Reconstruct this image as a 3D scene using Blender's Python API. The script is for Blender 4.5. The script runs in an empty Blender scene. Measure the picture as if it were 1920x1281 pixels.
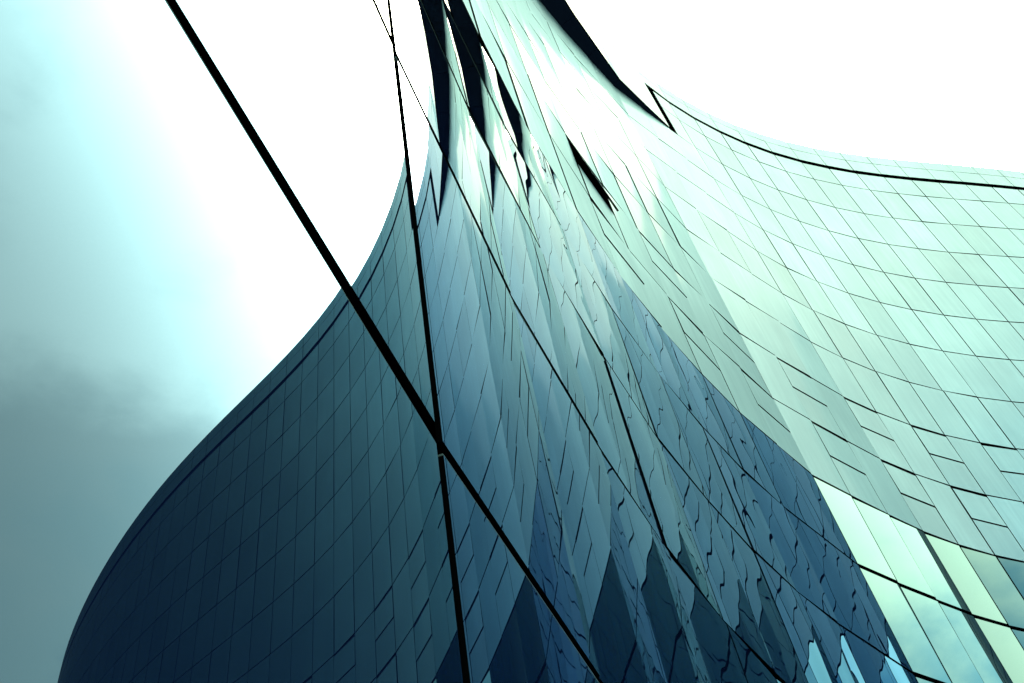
import bpy, math, random
from mathutils import Vector, Matrix
random.seed(11)
S = bpy.context.scene
COL = S.collection
EYE = 1.6                       # eye height above the plaza
R = math.radians

# ------------------------------------------------------------------ plan of the facade
# corners of the facade columns in plan (metres, the camera stands at 0,0), one column every 1.12 m
FIRST = -16
PLAN = [(-0.428,-1.036),(-0.325,0.08),(-0.167,1.165),(0.040,2.297),(0.307,3.38),(0.622,4.455),(0.988,5.515),
 (1.402,6.556),(1.864,7.578),(2.372,8.577),(2.925,9.552),(3.524,10.499),(4.127,11.447),(4.862,12.298),(5.617,13.133),
 (6.370,13.960),(7.178,14.729),(8.04,15.446),(8.943,16.11),(9.883,16.719),(10.857,17.274),(11.858,17.778),
 (12.881,18.237),(13.92,18.658),(14.969,19.051),(16.025,19.428),(17.083,19.799),(18.14,20.172),(19.194,20.554),
 (20.242,20.95),(21.283,21.365),(22.317,21.799),(23.342,22.253),(24.358,22.727),(25.364,23.219),(26.362,23.73),
 (27.35,24.259),(28.33,24.803),(29.301,25.364),(30.262,25.94),(31.214,26.532),(32.156,27.139),(33.088,27.762),
 (34.009,28.402),(34.917,29.058),(35.814,29.73),(36.698,30.42),(37.569,31.125),(38.427,31.847),(39.271,32.584),
 (40.101,33.338),(40.917,34.106),(41.718,34.89)]
PLAN = [(-0.60,-3.27),(-0.52,-2.15)] + PLAN
FIRST -= 2
LAST = FIRST + len(PLAN) - 1

def base(i):
    return Vector(PLAN[i-FIRST])
def corner(i):                  # fractional column index -> plan point
    a = max(FIRST, min(LAST-1, math.floor(i))); f = i - a
    return base(a).lerp(base(a+1), f)
def outward(i):                 # plan normal of column i..i+1, towards the plaza
    a = max(FIRST, min(LAST-1, math.floor(i)))
    t = (base(a+1)-base(a)).normalized()
    return Vector((t.y, -t.x))
def vnormal(i):                 # normal at a corner
    a = outward(max(FIRST, i-1)) + outward(min(LAST-1, i))
    return a.normalized()

GLASS_TOP = 7.5
GLASS_Z = [-EYE, -0.64, 1.0, 2.63, 4.25, 5.87, GLASS_TOP]
CLAD_Z = [GLASS_TOP + 1.65*k for k in range(10)] + [23.39]
CAP_Z = [23.59, 24.27, 24.80]
OVER_Z = 20.70                  # underside of the overhanging upper storey
SLOT = 0.36                     # open joint beside the overhang
OVER_END = -2                   # it starts left of this column

# ------------------------------------------------------------------ materials
def nodes(name):
    m = bpy.data.materials.new(name); m.use_nodes = True
    nt = m.node_tree
    return m, nt, nt.nodes['Principled BSDF'], nt.links

def plain(name, col, rough=0.6, ior=1.45):
    m, nt, b, L = nodes(name)
    b.inputs['Base Color'].default_value = (*col, 1)
    b.inputs['Roughness'].default_value = rough
    b.inputs['IOR'].default_value = ior
    return m

def reflective(name, base_col, ior, power, gain, low_tint, high_tint, floor=0.0):
    """dark body under a mirror coat whose reflectance climbs steeply towards grazing view"""
    m = bpy.data.materials.new(name); m.use_nodes = True
    nt = m.node_tree; L = nt.links; N = nt.nodes
    N.remove(N['Principled BSDF'])
    out = N['Material Output']
    body = N.new('ShaderNodeBsdfDiffuse'); body.inputs['Color'].default_value = (*base_col, 1)
    gl = N.new('ShaderNodeBsdfGlossy'); gl.inputs['Roughness'].default_value = 0.0
    fr = N.new('ShaderNodeFresnel'); fr.inputs['IOR'].default_value = ior
    pw = N.new('ShaderNodeMath'); pw.operation = 'POWER'; pw.inputs[1].default_value = power
    L.new(fr.outputs[0], pw.inputs[0])
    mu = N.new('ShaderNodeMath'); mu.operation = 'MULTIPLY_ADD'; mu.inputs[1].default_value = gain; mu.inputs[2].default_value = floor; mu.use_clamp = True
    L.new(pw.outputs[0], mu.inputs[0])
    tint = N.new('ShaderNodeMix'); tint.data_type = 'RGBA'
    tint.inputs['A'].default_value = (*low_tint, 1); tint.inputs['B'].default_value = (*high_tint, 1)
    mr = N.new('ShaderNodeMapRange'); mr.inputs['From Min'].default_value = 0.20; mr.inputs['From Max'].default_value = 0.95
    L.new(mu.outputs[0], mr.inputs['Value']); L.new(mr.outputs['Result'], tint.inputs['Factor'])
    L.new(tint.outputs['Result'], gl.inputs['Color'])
    mx = N.new('ShaderNodeMixShader')
    L.new(mu.outputs[0], mx.inputs[0]); L.new(body.outputs[0], mx.inputs[1]); L.new(gl.outputs[0], mx.inputs[2])
    L.new(mx.outputs[0], out.inputs['Surface'])
    return m, nt, L, N, body, gl, fr

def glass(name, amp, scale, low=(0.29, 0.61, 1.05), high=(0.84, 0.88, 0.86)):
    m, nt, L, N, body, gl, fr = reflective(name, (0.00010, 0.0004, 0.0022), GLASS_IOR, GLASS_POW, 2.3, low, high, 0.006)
    tc = N.new('ShaderNodeTexCoord')
    mp = N.new('ShaderNodeMapping'); mp.inputs['Scale'].default_value = (1, 1, 0.55)
    L.new(tc.outputs['Object'], mp.inputs['Vector'])
    n = N.new('ShaderNodeTexNoise'); n.inputs['Scale'].default_value = scale
    n.inputs['Detail'].default_value = 1.0; n.inputs['Roughness'].default_value = 0.35
    L.new(mp.outputs['Vector'], n.inputs['Vector'])
    bp = N.new('ShaderNodeBump'); bp.inputs['Strength'].default_value = 1.0
    bp.inputs['Distance'].default_value = amp
    L.new(n.outputs['Fac'], bp.inputs['Height'])
    L.new(bp.outputs['Normal'], gl.inputs['Normal'])
    return m

def cladding(name, tone):
    m, nt, L, N, body, gl, fr = reflective(name, (0.02, 0.06, 0.09), CLAD_IOR, CLAD_POW, 0.09, (0.95, 1.0, 0.97), (1.0, 1.0, 0.97), 0.002)
    tc = N.new('ShaderNodeTexCoord')
    mp = N.new('ShaderNodeMapping'); mp.inputs['Scale'].default_value = (5, 5, 0.35)
    L.new(tc.outputs['Object'], mp.inputs['Vector'])
    n = N.new('ShaderNodeTexNoise'); n.inputs['Scale'].default_value = 1.6
    n.inputs['Detail'].default_value = 5; n.inputs['Roughness'].default_value = 0.6
    L.new(mp.outputs['Vector'], n.inputs['Vector'])
    n2 = N.new('ShaderNodeTexNoise'); n2.inputs['Scale'].default_value = 0.55
    n2.inputs['Detail'].default_value = 3
    L.new(tc.outputs['Object'], n2.inputs['Vector'])
    mix = N.new('ShaderNodeMath'); mix.operation = 'MULTIPLY'
    L.new(n.outputs['Fac'], mix.inputs[0]); L.new(n2.outputs['Fac'], mix.inputs[1])
    cr = N.new('ShaderNodeValToRGB')
    cr.color_ramp.elements[0].position = 0.12; cr.color_ramp.elements[0].color = (0.0245*tone, 0.0480*tone, 0.0570*tone, 1)
    rg = N.new('ShaderNodeBsdfGlossy'); rg.inputs['Roughness'].default_value = 0.38
    L.new(cr.outputs['Color'], rg.inputs['Color'])
    bm = N.new('ShaderNodeMixShader'); bm.inputs[0].default_value = 0.6
    L.new(body.outputs[0], bm.inputs[1]); L.new(rg.outputs[0], bm.inputs[2])
    mxs = N['Material Output'].inputs['Surface'].links[0].from_node
    L.new(bm.outputs[0], mxs.inputs[1])
    cr.color_ramp.elements[1].position = 0.42; cr.color_ramp.elements[1].color = (0.0305*tone, 0.0590*tone, 0.0685*tone, 1)
    L.new(mix.outputs[0], cr.inputs['Fac']); L.new(cr.outputs['Color'], body.inputs['Color'])
    mr = N.new('ShaderNodeMapRange')
    mr.inputs['To Min'].default_value = 0.03; mr.inputs['To Max'].default_value = 0.085
    L.new(n.outputs['Fac'], mr.inputs['Value']); L.new(mr.outputs['Result'], gl.inputs['Roughness'])
    bp = N.new('ShaderNodeBump'); bp.inputs['Distance'].default_value = 0.0006
    L.new(n2.outputs['Fac'], bp.inputs['Height']); L.new(bp.outputs['Normal'], gl.inputs['Normal'])
    return m

GLASS_IOR, GLASS_POW = 1.5, 1.9
CLAD_IOR, CLAD_POW = 1.5, 3.0
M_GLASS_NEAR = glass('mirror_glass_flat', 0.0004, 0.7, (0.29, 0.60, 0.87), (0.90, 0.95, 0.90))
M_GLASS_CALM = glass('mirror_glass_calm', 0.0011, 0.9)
M_GLASS_SKY_TINT = glass('mirror_glass_sky_tint', 0.0012, 0.8, (0.27, 0.50, 0.50), (0.60, 0.72, 0.70))  # same glass, with the mirrored sky's mint put into its tint
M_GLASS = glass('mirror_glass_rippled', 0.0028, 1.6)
M_CLAD = cladding('glazed_cladding', 0.93)
M_CLAD_PALE = cladding('glazed_cladding_pale', 0.98)
M_CLAD_DULL = cladding('glazed_cladding_dull', 0.87)
M_DARK = plain('black_joint', (0.00012, 0.00018, 0.00025), 0.9)
M_DARK.node_tree.nodes['Principled BSDF'].inputs['Specular IOR Level'].default_value = 0.0
M_EDGE = plain('ground_glass_edge', (0.0060, 0.0125, 0.0140), 0.7)
M_EDGE.node_tree.nodes['Principled BSDF'].inputs['Specular IOR Level'].default_value = 0.0
M_SOFFIT = plain('dark_soffit_metal', (0.0008, 0.0024, 0.0062), 0.55, 1.2)
M_SOFFIT.node_tree.nodes['Principled BSDF'].inputs['Specular IOR Level'].default_value = 0.02
M_ROOF = plain('roof_membrane', (0.18, 0.19, 0.19), 0.8)

# ------------------------------------------------------------------ mesh helper
class MB:
    def __init__(s): s.v = []; s.f = []; s.m = []
    def box8(s, v, mats=(0,1,1,1,1,1)):
        # v: front 4 (ccw seen from outside) then back 4 in the same order
        o = len(s.v); s.v += [tuple(p) for p in v]
        q = [(0,1,2,3),(7,6,5,4),(4,5,1,0),(5,6,2,1),(6,7,3,2),(7,4,0,3)]
        for k, f in enumerate(q):
            s.f.append(tuple(o+a for a in f)); s.m.append(mats[k])
    def join(s, other):
        o = len(s.v); s.v += other.v
        s.f += [tuple(a+o for a in f) for f in other.f]; s.m += other.m
    def build(s, name, mats, parent=None):
        me = bpy.data.meshes.new(name); me.from_pydata(s.v, [], s.f)
        for m in mats: me.materials.append(m)
        for p, k in zip(me.polygons, s.m): p.material_index = k
        me.validate(); me.update()
        o = bpy.data.objects.new(name, me); COL.objects.link(o)
        if parent is not None: o.parent = parent
        return o

def W3(p, z): return Vector((p.x, p.y, z + EYE))

def slab(p0, p1, n, z0, z1, gh, gv, thick, tilt=(0,0), out=0.0, out_low=0.0, gl=None, gr=None, gb=None, gt=None):
    """a panel between plan points p0 > p1; gh/gv are the joints it leaves; tilt in radians"""
    t = (p1-p0).normalized()
    a = p0 + t*((gl if gl is not None else gv)/2); b = p1 - t*((gr if gr is not None else gv)/2)
    w = (b-a).length; h = (z1-z0)
    zb, zt = z0+(gh if gb is None else gb)/2, z1-(gh if gt is None else gt)/2
    def q(p, sx, sz, back):
        off = out + (out_low if sz < 0 else 0) + sx*tilt[0]*w/2 + sz*tilt[1]*h/2 - back
        pp = p + n*off
        return W3(pp, zb if sz < 0 else zt)
    front = [q(a,-1,-1,0), q(b,1,-1,0), q(b,1,1,0), q(a,-1,1,0)]
    back = [q(a,-1,-1,thick), q(b,1,-1,thick), q(b,1,1,thick), q(a,-1,1,thick)]
    m = MB(); m.box8(front+back)
    return m, front

# ------------------------------------------------------------------ camera
F_PX = 1600.0; CX, CY = 960.0, 640.5
u = Vector((627-CX, -865-CY, F_PX)).normalized()
e1 = Vector((0,0,1)).cross(u).normalized(); e2 = u.cross(e1)
right = Vector((e1.x, e2.x, u.x)); up = -Vector((e1.y, e2.y, u.y)); back = -Vector((e1.z, e2.z, u.z))
cam = bpy.data.cameras.new('camera'); co = bpy.data.objects.new('camera', cam); COL.objects.link(co)
mw = Matrix((( right.x, up.x, back.x, 0), (right.y, up.y, back.y, 0), (right.z, up.z, back.z, EYE), (0,0,0,1)))
co.matrix_world = mw
cam.sensor_width = 36; cam.lens = 36*F_PX/1920; cam.clip_start = 0.02; cam.clip_end = 6000
S.camera = co

def shown(quad):
    """how much of the picture a panel covers (pixels of a 1920 wide frame)"""
    poly = []
    for p in quad:
        d = p - Vector((0,0,EYE)); poly.append((d.dot(right), -d.dot(up), -d.dot(back)))
    def clip(poly, fn):
        out = []
        for k in range(len(poly)):
            a, b = poly[k-1], poly[k]; fa, fb = fn(a), fn(b)
            if (fa >= 0) != (fb >= 0):
                s = fa/(fa-fb); out.append(tuple(a[j]+s*(b[j]-a[j]) for j in range(3)))
            if fb >= 0: out.append(b)
        return out
    hx, hy = 960/F_PX, 640.5/F_PX
    for fn in (lambda p: p[2]-0.05, lambda p: p[0]+hx*p[2], lambda p: hx*p[2]-p[0], lambda p: p[1]+hy*p[2], lambda p: hy*p[2]-p[1]):
        poly = clip(poly, fn)
        if len(poly) < 3: return 0
    xy = [(p[0]/p[2]*F_PX, p[1]/p[2]*F_PX) for p in poly]
    return abs(sum(xy[k-1][0]*xy[k][1]-xy[k][0]*xy[k-1][1] for k in range(len(xy))))/2

# ------------------------------------------------------------------ the building
tower = bpy.data.objects.new('office_building', None); COL.objects.link(tower)
tower.location = (0,0,0); tower.empty_display_size = 2
tower['label'] = 'concave office building of mirror glass panes under pale green cladding with a dark overhang'
tower['category'] = 'building'

def emit(name, plural, items, mats, limit=100):
    """items: (area, MB, matset). The ones that show largest are parts of their own, the rest one part."""
    items.sort(key=lambda t: -t[0])
    for a, m, ms in items[:limit]:
        m.build(name, mats[ms], tower)
    rest = {}
    tot = MB()
    if items[limit:]:
        allm = []
        for a, m, ms in items[limit:]:
            k = len(allm)
            mm = MB(); mm.join(m)
            off = {}
            mm.m = [mats_index(allm, mats[ms][x]) for x in m.m]
            tot.join(mm)
        o = tot.build(plural, allm, tower); o['kind'] = 'stuff'
def mats_index(lst, m):
    if m not in lst: lst.append(m)
    return lst.index(m)

def joint(i, k): return 0.075 if i >= -4 else 0.064 if i <= -13 and k >= 3 else 0.041
vent_cols = set(range(-9, 32, 2))
rng = random.Random(5)
panes, clads, vents, caps = [], [], [], []
for i in range(FIRST, LAST):
    p0, p1, n = base(i), base(i+1), outward(i)
    for k in range(len(GLASS_Z)-1):
        z0, z1 = GLASS_Z[k], GLASS_Z[k+1]
        near = i <= -14
        ti = (rng.gauss(0, R(0.08)), rng.gauss(0, R(0.05))) if near else (rng.gauss(0, R(0.45 if i < -5 else 0.08)), rng.gauss(0, R(0.12)))
        if i == -15: ti = (R(0.08 if k < 2 else 0.58), 0)
        if -4 <= i <= 1: ti = (ti[0] + R({-4: 0.9, -3: 1.2, -2: 1.5, -1: 1.2, 0: 0.8}.get(i, 0.6)), ti[1])
        gv = 0.013 if i < -4 else 0.085; gh = 0.046; gv1 = 0.036 if k < 2 else 0.056
        m, fr = slab(p0, p1, n, z0, z1, gh, gv, 0.012, ti, gl=gv1 if i == -14 else gv, gr=gv1 if i == -15 else gv, gb=joint(i, k), gt=joint(i, k+1))
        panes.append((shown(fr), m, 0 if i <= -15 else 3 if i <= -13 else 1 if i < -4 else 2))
    for k in range(len(CLAD_Z)-1):
        z0, z1 = CLAD_Z[k], CLAD_Z[k+1]
        over = i < OVER_END
        if over and z0 >= OVER_Z-0.01: continue
        if over and z1 > OVER_Z: z1 = OVER_Z
        ti = (rng.gauss(0, R(0.55 if i < -3 else 0.35)), rng.gauss(0, R(0.12)))
        gh, gv = 0.036, 0.032
        if -4 <= i <= -2: ti = (ti[0] + R(0.6), ti[1])
        q0 = p0 + (p1-p0).normalized()*SLOT if (i == OVER_END and z0 >= OVER_Z-0.01) else p0
        if k in (0, 1) and i in vent_cols:
            zm = z0 + 0.84
            m, fr = slab(p0, p1, n, z0, zm, gh, gv, 0.03, ti)
            clads.append((shown(fr), m, rng.choice((0, 0, 1, 2))))
            low = 0.006 if not (i == -9 and k == 1) else 0.09
            m, fr = slab(p0, p1, n, zm, z1-0.04, 0.046, 0.03, 0.03, ti, out=0.0, out_low=low, gl=0.05)
            vents.append((shown(fr), m, 0))
        else:
            m, fr = slab(q0, p1, n, z0, z1, gh, gv, 0.03, ti)
            clads.append((shown(fr), m, rng.choice((0, 0, 1, 2))))
    if i >= OVER_END:
        for k in range(2):
            m, fr = slab(p0, p1, n, CAP_Z[k], CAP_Z[k+1], 0.022, 0.018, 0.03, (rng.gauss(0, R(0.25)), 0))
            caps.append((shown(fr), m, 0))

emit('glass_pane', 'glass_panes', panes, [[M_GLASS_NEAR, M_DARK], [M_GLASS, M_DARK], [M_GLASS_SKY_TINT, M_DARK], [M_GLASS_CALM, M_DARK]])
emit('cladding_panel', 'cladding_panels', clads, [[M_CLAD, M_DARK], [M_CLAD_PALE, M_DARK], [M_CLAD_DULL, M_DARK]])
emit('parapet_panel', 'parapet_panels', caps, [[M_CLAD, M_DARK]])
emit('vent_window', 'vent_windows', vents, [[M_CLAD, M_DARK]])

# grey seals along the glass edges beside the open joints
seals = []
for i in range(FIRST, -12):
    p0, p1, n = base(i), base(i+1), outward(i)
    t = (p1-p0).normalized()
    for z in GLASS_Z[1:]:
        s_ = MB()
        a, b_ = p0 + t*0.019 - n*0.001, p1 - t*0.019 - n*0.001
        c, d = a - n*0.011, b_ - n*0.011
        s_.box8([W3(a,z-0.0228), W3(b_,z-0.0228), W3(b_,z-0.015), W3(a,z-0.015), W3(c,z-0.0228), W3(d,z-0.0228), W3(d,z-0.015), W3(c,z-0.015)], (0,)*6)
        seals.append((0, s_, 0))
for a, s_, k in seals: s_.build('joint_seal', [M_EDGE], tower)

# the core behind the panels: front follows the columns 0.14 m behind them
def inner(i, d): 
    p = base(i) - vnormal(i)*d
    return p
core = MB()
ids = list(range(FIRST, LAST+1))
fl = [inner(i, 0.14) for i in ids]
bl = [inner(i, 16.0) for i in ids]
n_ = len(ids); zt = 24.72; zb = -EYE
for p in fl: core.v.append(tuple(W3(p, zb)))
for p in fl: core.v.append(tuple(W3(p, zt)))
for p in bl: core.v.append(tuple(W3(p, zb)))
for p in bl: core.v.append(tuple(W3(p, zt)))
for k in range(n_-1):
    core.f.append((k, k+1, n_+k+1, n_+k)); core.m.append(0)
    core.f.append((2*n_+k+1, 2*n_+k, 3*n_+k, 3*n_+k+1)); core.m.append(1)
core.f.append((0, n_, 3*n_, 2*n_)); core.m.append(1)
core.f.append((n_-1, 3*n_-1, 4*n_-1, 2*n_-1)); core.m.append(1)
core.build('wall', [M_DARK, M_ROOF], tower)
roof = MB()
for p in fl: roof.v.append(tuple(W3(p - (p*0), zt-0.3)))
for p in bl: roof.v.append(tuple(W3(p, zt-0.3)))
for k in range(n_-1):
    roof.f.append((k, k+1, n_+k+1, n_+k)); roof.m.append(0)
roof.build('roof', [M_ROOF], tower)

# coping along the parapet
cop = MB()
for i in range(OVER_END, LAST):
    a0, a1 = base(i) - vnormal(i)*0.004, base(i+1) - vnormal(i+1)*0.004
    b0, b1 = inner(i, 0.5), inner(i+1, 0.5)
    cop.box8([W3(a0,24.795), W3(a1,24.795), W3(a1,24.825), W3(a0,24.825), W3(b0,24.795), W3(b1,24.795), W3(b1,24.825), W3(b0,24.825)], (0,)*6)
cop.build('coping', [M_CLAD], tower)

# ------------------------------------------------------------------ overhanging top storey
def ovoff(i):
    return 0.03 + 0.103*(OVER_END - i) if i > -12 else 0.03 + 0.103*10 + 0.02*(-12-i)
def op(i): return base(i) + vnormal(i)*ovoff(i)
fas, sof = [], []
for i in range(FIRST, OVER_END):
    p0, p1 = op(i), op(i+1)
    t = (p1-p0).normalized(); n = Vector((t.y, -t.x))
    last = i == OVER_END-1
    if last: e_low = p1 - t*0.01
    m, fr = slab(p0, e_low if last else p1, n, OVER_Z, CAP_Z[0]-0.02, 0.012, 0.014, 0.03, (rng.gauss(0, R(0.2)), 0))
    fas.append((shown(fr), m, 0))
    for k in range(2):
        m, fr = slab(p0, p1, n, CAP_Z[k]-(0.02 if k == 0 else 0), CAP_Z[k+1], 0.012, 0.014, 0.03, (rng.gauss(0, R(0.2)), 0))
        fas.append((shown(fr), m, 0))
    # soffit panel: from just behind the fascia to the facade
    q0, q1 = base(i) - vnormal(i)*0.10, base(i+1) - vnormal(i+1)*0.10
    a0, a1 = p0 - n*0.004, (e_low if last else p1) - n*0.004
    g = 0.006
    s = MB()
    t2 = (q1-q0).normalized()
    quad = [a0 + t*g, a1 - t*g, q1 - t2*g, q0 + t2*g]
    z1_, z2_ = OVER_Z + 0.008, OVER_Z + 0.05
    s.box8([W3(quad[3], z1_), W3(quad[2], z1_), W3(quad[1], z1_), W3(quad[0], z1_),
            W3(quad[3], z2_), W3(quad[2], z2_), W3(quad[1], z2_), W3(quad[0], z2_)], (0,)*6)
    sof.append((1, s, 0))
emit('fascia_panel', 'fascia_panels', fas, [[M_CLAD, M_DARK]])
for a, s, k in sof: s.build('soffit_panel', [M_SOFFIT], tower)
# core of the overhang
ov = MB()
oi = list(range(FIRST, OVER_END+1))
fo, fi_ = [], []
for i in oi:
    p = op(i) - vnormal(i)*0.06; q = base(i) - vnormal(i)*0.12
    if i == OVER_END:
        t = (op(i)-op(i-1)).normalized(); p = op(i) - t*0.03 - vnormal(i)*0.05; q = q - t*0.03
    fo.append(p); fi_.append(q)
k_ = len(oi)
for z in (OVER_Z+0.06, 24.74):
    for p in fo: ov.v.append(tuple(W3(p, z)))
    for p in fi_: ov.v.append(tuple(W3(p, z)))
for k in range(k_-1):
    ov.f.append((k, k+1, 2*k_+k+1, 2*k_+k)); ov.m.append(0)
    ov.f.append((k_+k+1, k_+k, k, k+1)[::1]); ov.m.append(0)
    ov.f.append((2*k_+k, 2*k_+k+1, 3*k_+k+1, 3*k_+k)); ov.m.append(0)
ov.f.append((k_-1, 2*k_-1, 4*k_-1, 3*k_-1)); ov.m.append(0)
ov.f.append((0, 2*k_, 3*k_, k_)); ov.m.append(0)
ov.build('overhang_frame', [M_DARK], tower)
oc = MB()
for i in range(FIRST, OVER_END):
    a0, a1 = op(i) - vnormal(i)*0.004, op(i+1) - vnormal(i+1)*0.004
    b0, b1 = inner(i, 0.5), inner(i+1, 0.5)
    oc.box8([W3(a0,24.795), W3(a1,24.795), W3(a1,24.825), W3(a0,24.825), W3(b0,24.795), W3(b1,24.795), W3(b1,24.825), W3(b0,24.825)], (0,)*6)
oc.build('overhang_coping', [M_CLAD], tower)

# ------------------------------------------------------------------ plaza
m, nt, b, L = nodes('stone_paving')
tc = nt.nodes.new('ShaderNodeTexCoord')
br = nt.nodes.new('ShaderNodeTexBrick'); br.inputs['Scale'].default_value = 1.0
br.inputs['Brick Width'].default_value = 0.9; br.inputs['Row Height'].default_value = 0.6
br.inputs['Mortar Size'].default_value = 0.008
br.inputs['Color1'].default_value = (0.10,0.11,0.12,1); br.inputs['Color2'].default_value = (0.13,0.14,0.15,1)
br.inputs['Mortar'].default_value = (0.04,0.04,0.045,1)
L.new(tc.outputs['Object'], br.inputs['Vector']); L.new(br.outputs['Color'], b.inputs['Base Color'])
b.inputs['Roughness'].default_value = 0.7
g = MB(); r_ = 2500
g.v = [(-r_,-r_,0),(r_,-r_,0),(r_,r_,0),(-r_,r_,0)]; g.f = [(0,1,2,3)]; g.m = [0]
go = g.build('ground', [m]); go['kind'] = 'structure'

# ------------------------------------------------------------------ sky and light
def direction(az, el):
    return (math.sin(R(az))*math.cos(R(el)), math.cos(R(az))*math.cos(R(el)), math.sin(R(el)))
SUN_AZ, SUN_EL = 150, 80
w = bpy.data.worlds.new('World'); S.world = w; w.use_nodes = True
nt = w.node_tree; L = nt.links; N = nt.nodes
bg = N['Background']; bg.inputs['Strength'].default_value = 0.1
sky = N.new('ShaderNodeTexSky'); sky.sky_type = 'NISHITA'; sky.sun_disc = False
sky.sun_elevation = R(SUN_EL); sky.sun_rotation = R(SUN_AZ); sky.dust_density = 3.0
tc = N.new('ShaderNodeTexCoord')
def math_(op, a, b=None, c=None):
    n = N.new('ShaderNodeMath'); n.operation = op
    for k, x in enumerate((a, b, c)):
        if x is None: continue
        if isinstance(x, (int, float)): n.inputs[k].default_value = x
        else: L.new(x, n.inputs[k])
    return n.outputs[0]
def lobe(az, el, lo, hi):       # 1 at the direction, 0 beyond the angle lo (degrees)
    d = N.new('ShaderNodeVectorMath'); d.operation = 'DOT_PRODUCT'
    L.new(tc.outputs['Generated'], d.inputs[0]); d.inputs[1].default_value = direction(az, el)
    mr = N.new('ShaderNodeMapRange'); mr.interpolation_type = 'SMOOTHSTEP'
    mr.inputs['From Min'].default_value = math.cos(R(lo)); mr.inputs['From Max'].default_value = math.cos(R(hi))
    L.new(d.outputs['Value'], mr.inputs['Value'])
    return mr.outputs['Result']
def noise(scale, detail, rough, stretch=(1,1,1.6), dist=0.3):
    mp = N.new('ShaderNodeMapping'); mp.inputs['Scale'].default_value = stretch
    mp.inputs['Location'].default_value = (7.3, 2.2, 5.1)
    L.new(tc.outputs['Generated'], mp.inputs['Vector'])
    n = N.new('ShaderNodeTexNoise'); n.inputs['Scale'].default_value = scale
    n.inputs['Detail'].default_value = detail; n.inputs['Roughness'].default_value = rough
    n.inputs['Distortion'].default_value = dist
    L.new(mp.outputs['Vector'], n.inputs['Vector'])
    return n.outputs['Fac']
n1 = math_('ADD', math_('MULTIPLY', noise(3.4, 3, 0.45), 0.62), math_('MULTIPLY', noise(9.0, 5, 0.55), 0.38))
bright = lobe(70, 50, 46, 2)            # brighter sky, added to lift the reflection in the near panes
heavy = lobe(92, 17, 25, 8)           # darker low sky on the right, shaped to darken the glass reflections
bank = math_('MULTIPLY', lobe(54, 26, 22, 2), 0.8)     # a small dark cloud beside it
sep = N.new('ShaderNodeSeparateXYZ'); L.new(tc.outputs['Generated'], sep.inputs[0])
low = N.new('ShaderNodeMapRange'); low.interpolation_type = 'SMOOTHSTEP'      # the cloud thickens towards the horizon
low.inputs['From Min'].default_value = math.sin(R(46)); low.inputs['From Max'].default_value = math.sin(R(19))
L.new(sep.outputs['Z'], low.inputs['Value'])
v = math_('ADD', 0.66, math_('MULTIPLY', bright, 0.33))
v = math_('ADD', v, math_('MULTIPLY', math_('SUBTRACT', n1, 0.5), 0.70))
v = math_('SUBTRACT', v, math_('MULTIPLY', math_('MAXIMUM', heavy, bank), 0.4))
v = math_('SUBTRACT', v, math_('MULTIPLY', low.outputs['Result'], 0.22))
cr = N.new('ShaderNodeValToRGB'); cr.color_ramp.interpolation = 'EASE'
els = cr.color_ramp.elements
els[0].position = 0.0; els[0].color = (0.05, 0.15, 0.22, 1)
els[1].position = 1.0; els[1].color = (2.10, 1.75, 1.20, 1)
e = els.new(0.25); e.color = (0.22, 0.42, 0.48, 1)
e = els.new(0.50); e.color = (1.05, 1.02, 0.74, 1)
e = els.new(0.75); e.color = (1.22, 1.08, 0.76, 1)
L.new(v, cr.inputs['Fac'])
sc = N.new('ShaderNodeVectorMath'); sc.operation = 'SCALE'; sc.inputs['Scale'].default_value = 19.0
L.new(cr.outputs['Color'], sc.inputs[0])
mx = N.new('ShaderNodeMix'); mx.data_type = 'RGBA'; mx.inputs['Factor'].default_value = 0.95
L.new(sky.outputs['Color'], mx.inputs['A']); L.new(sc.outputs['Vector'], mx.inputs['B'])
L.new(mx.outputs['Result'], bg.inputs['Color'])

sun = bpy.data.lights.new('sun', 'SUN'); sun.energy = 0.6; sun.angle = R(20); sun.color = (1.0, 0.97, 0.92)
so = bpy.data.objects.new('sun', sun); COL.objects.link(so)
so.rotation_euler = Vector(direction(SUN_AZ, SUN_EL)).to_track_quat('Z', 'Y').to_euler()
so.location = (0, 0, 60)

S.render.engine = 'CYCLES'
S.cycles.max_bounces = 14; S.cycles.glossy_bounces = 12
S.cycles.caustics_reflective = True
S.view_settings.view_transform = 'Standard'; S.view_settings.look = 'None'
S.view_settings.exposure = 3.62; S.view_settings.gamma = 1.0
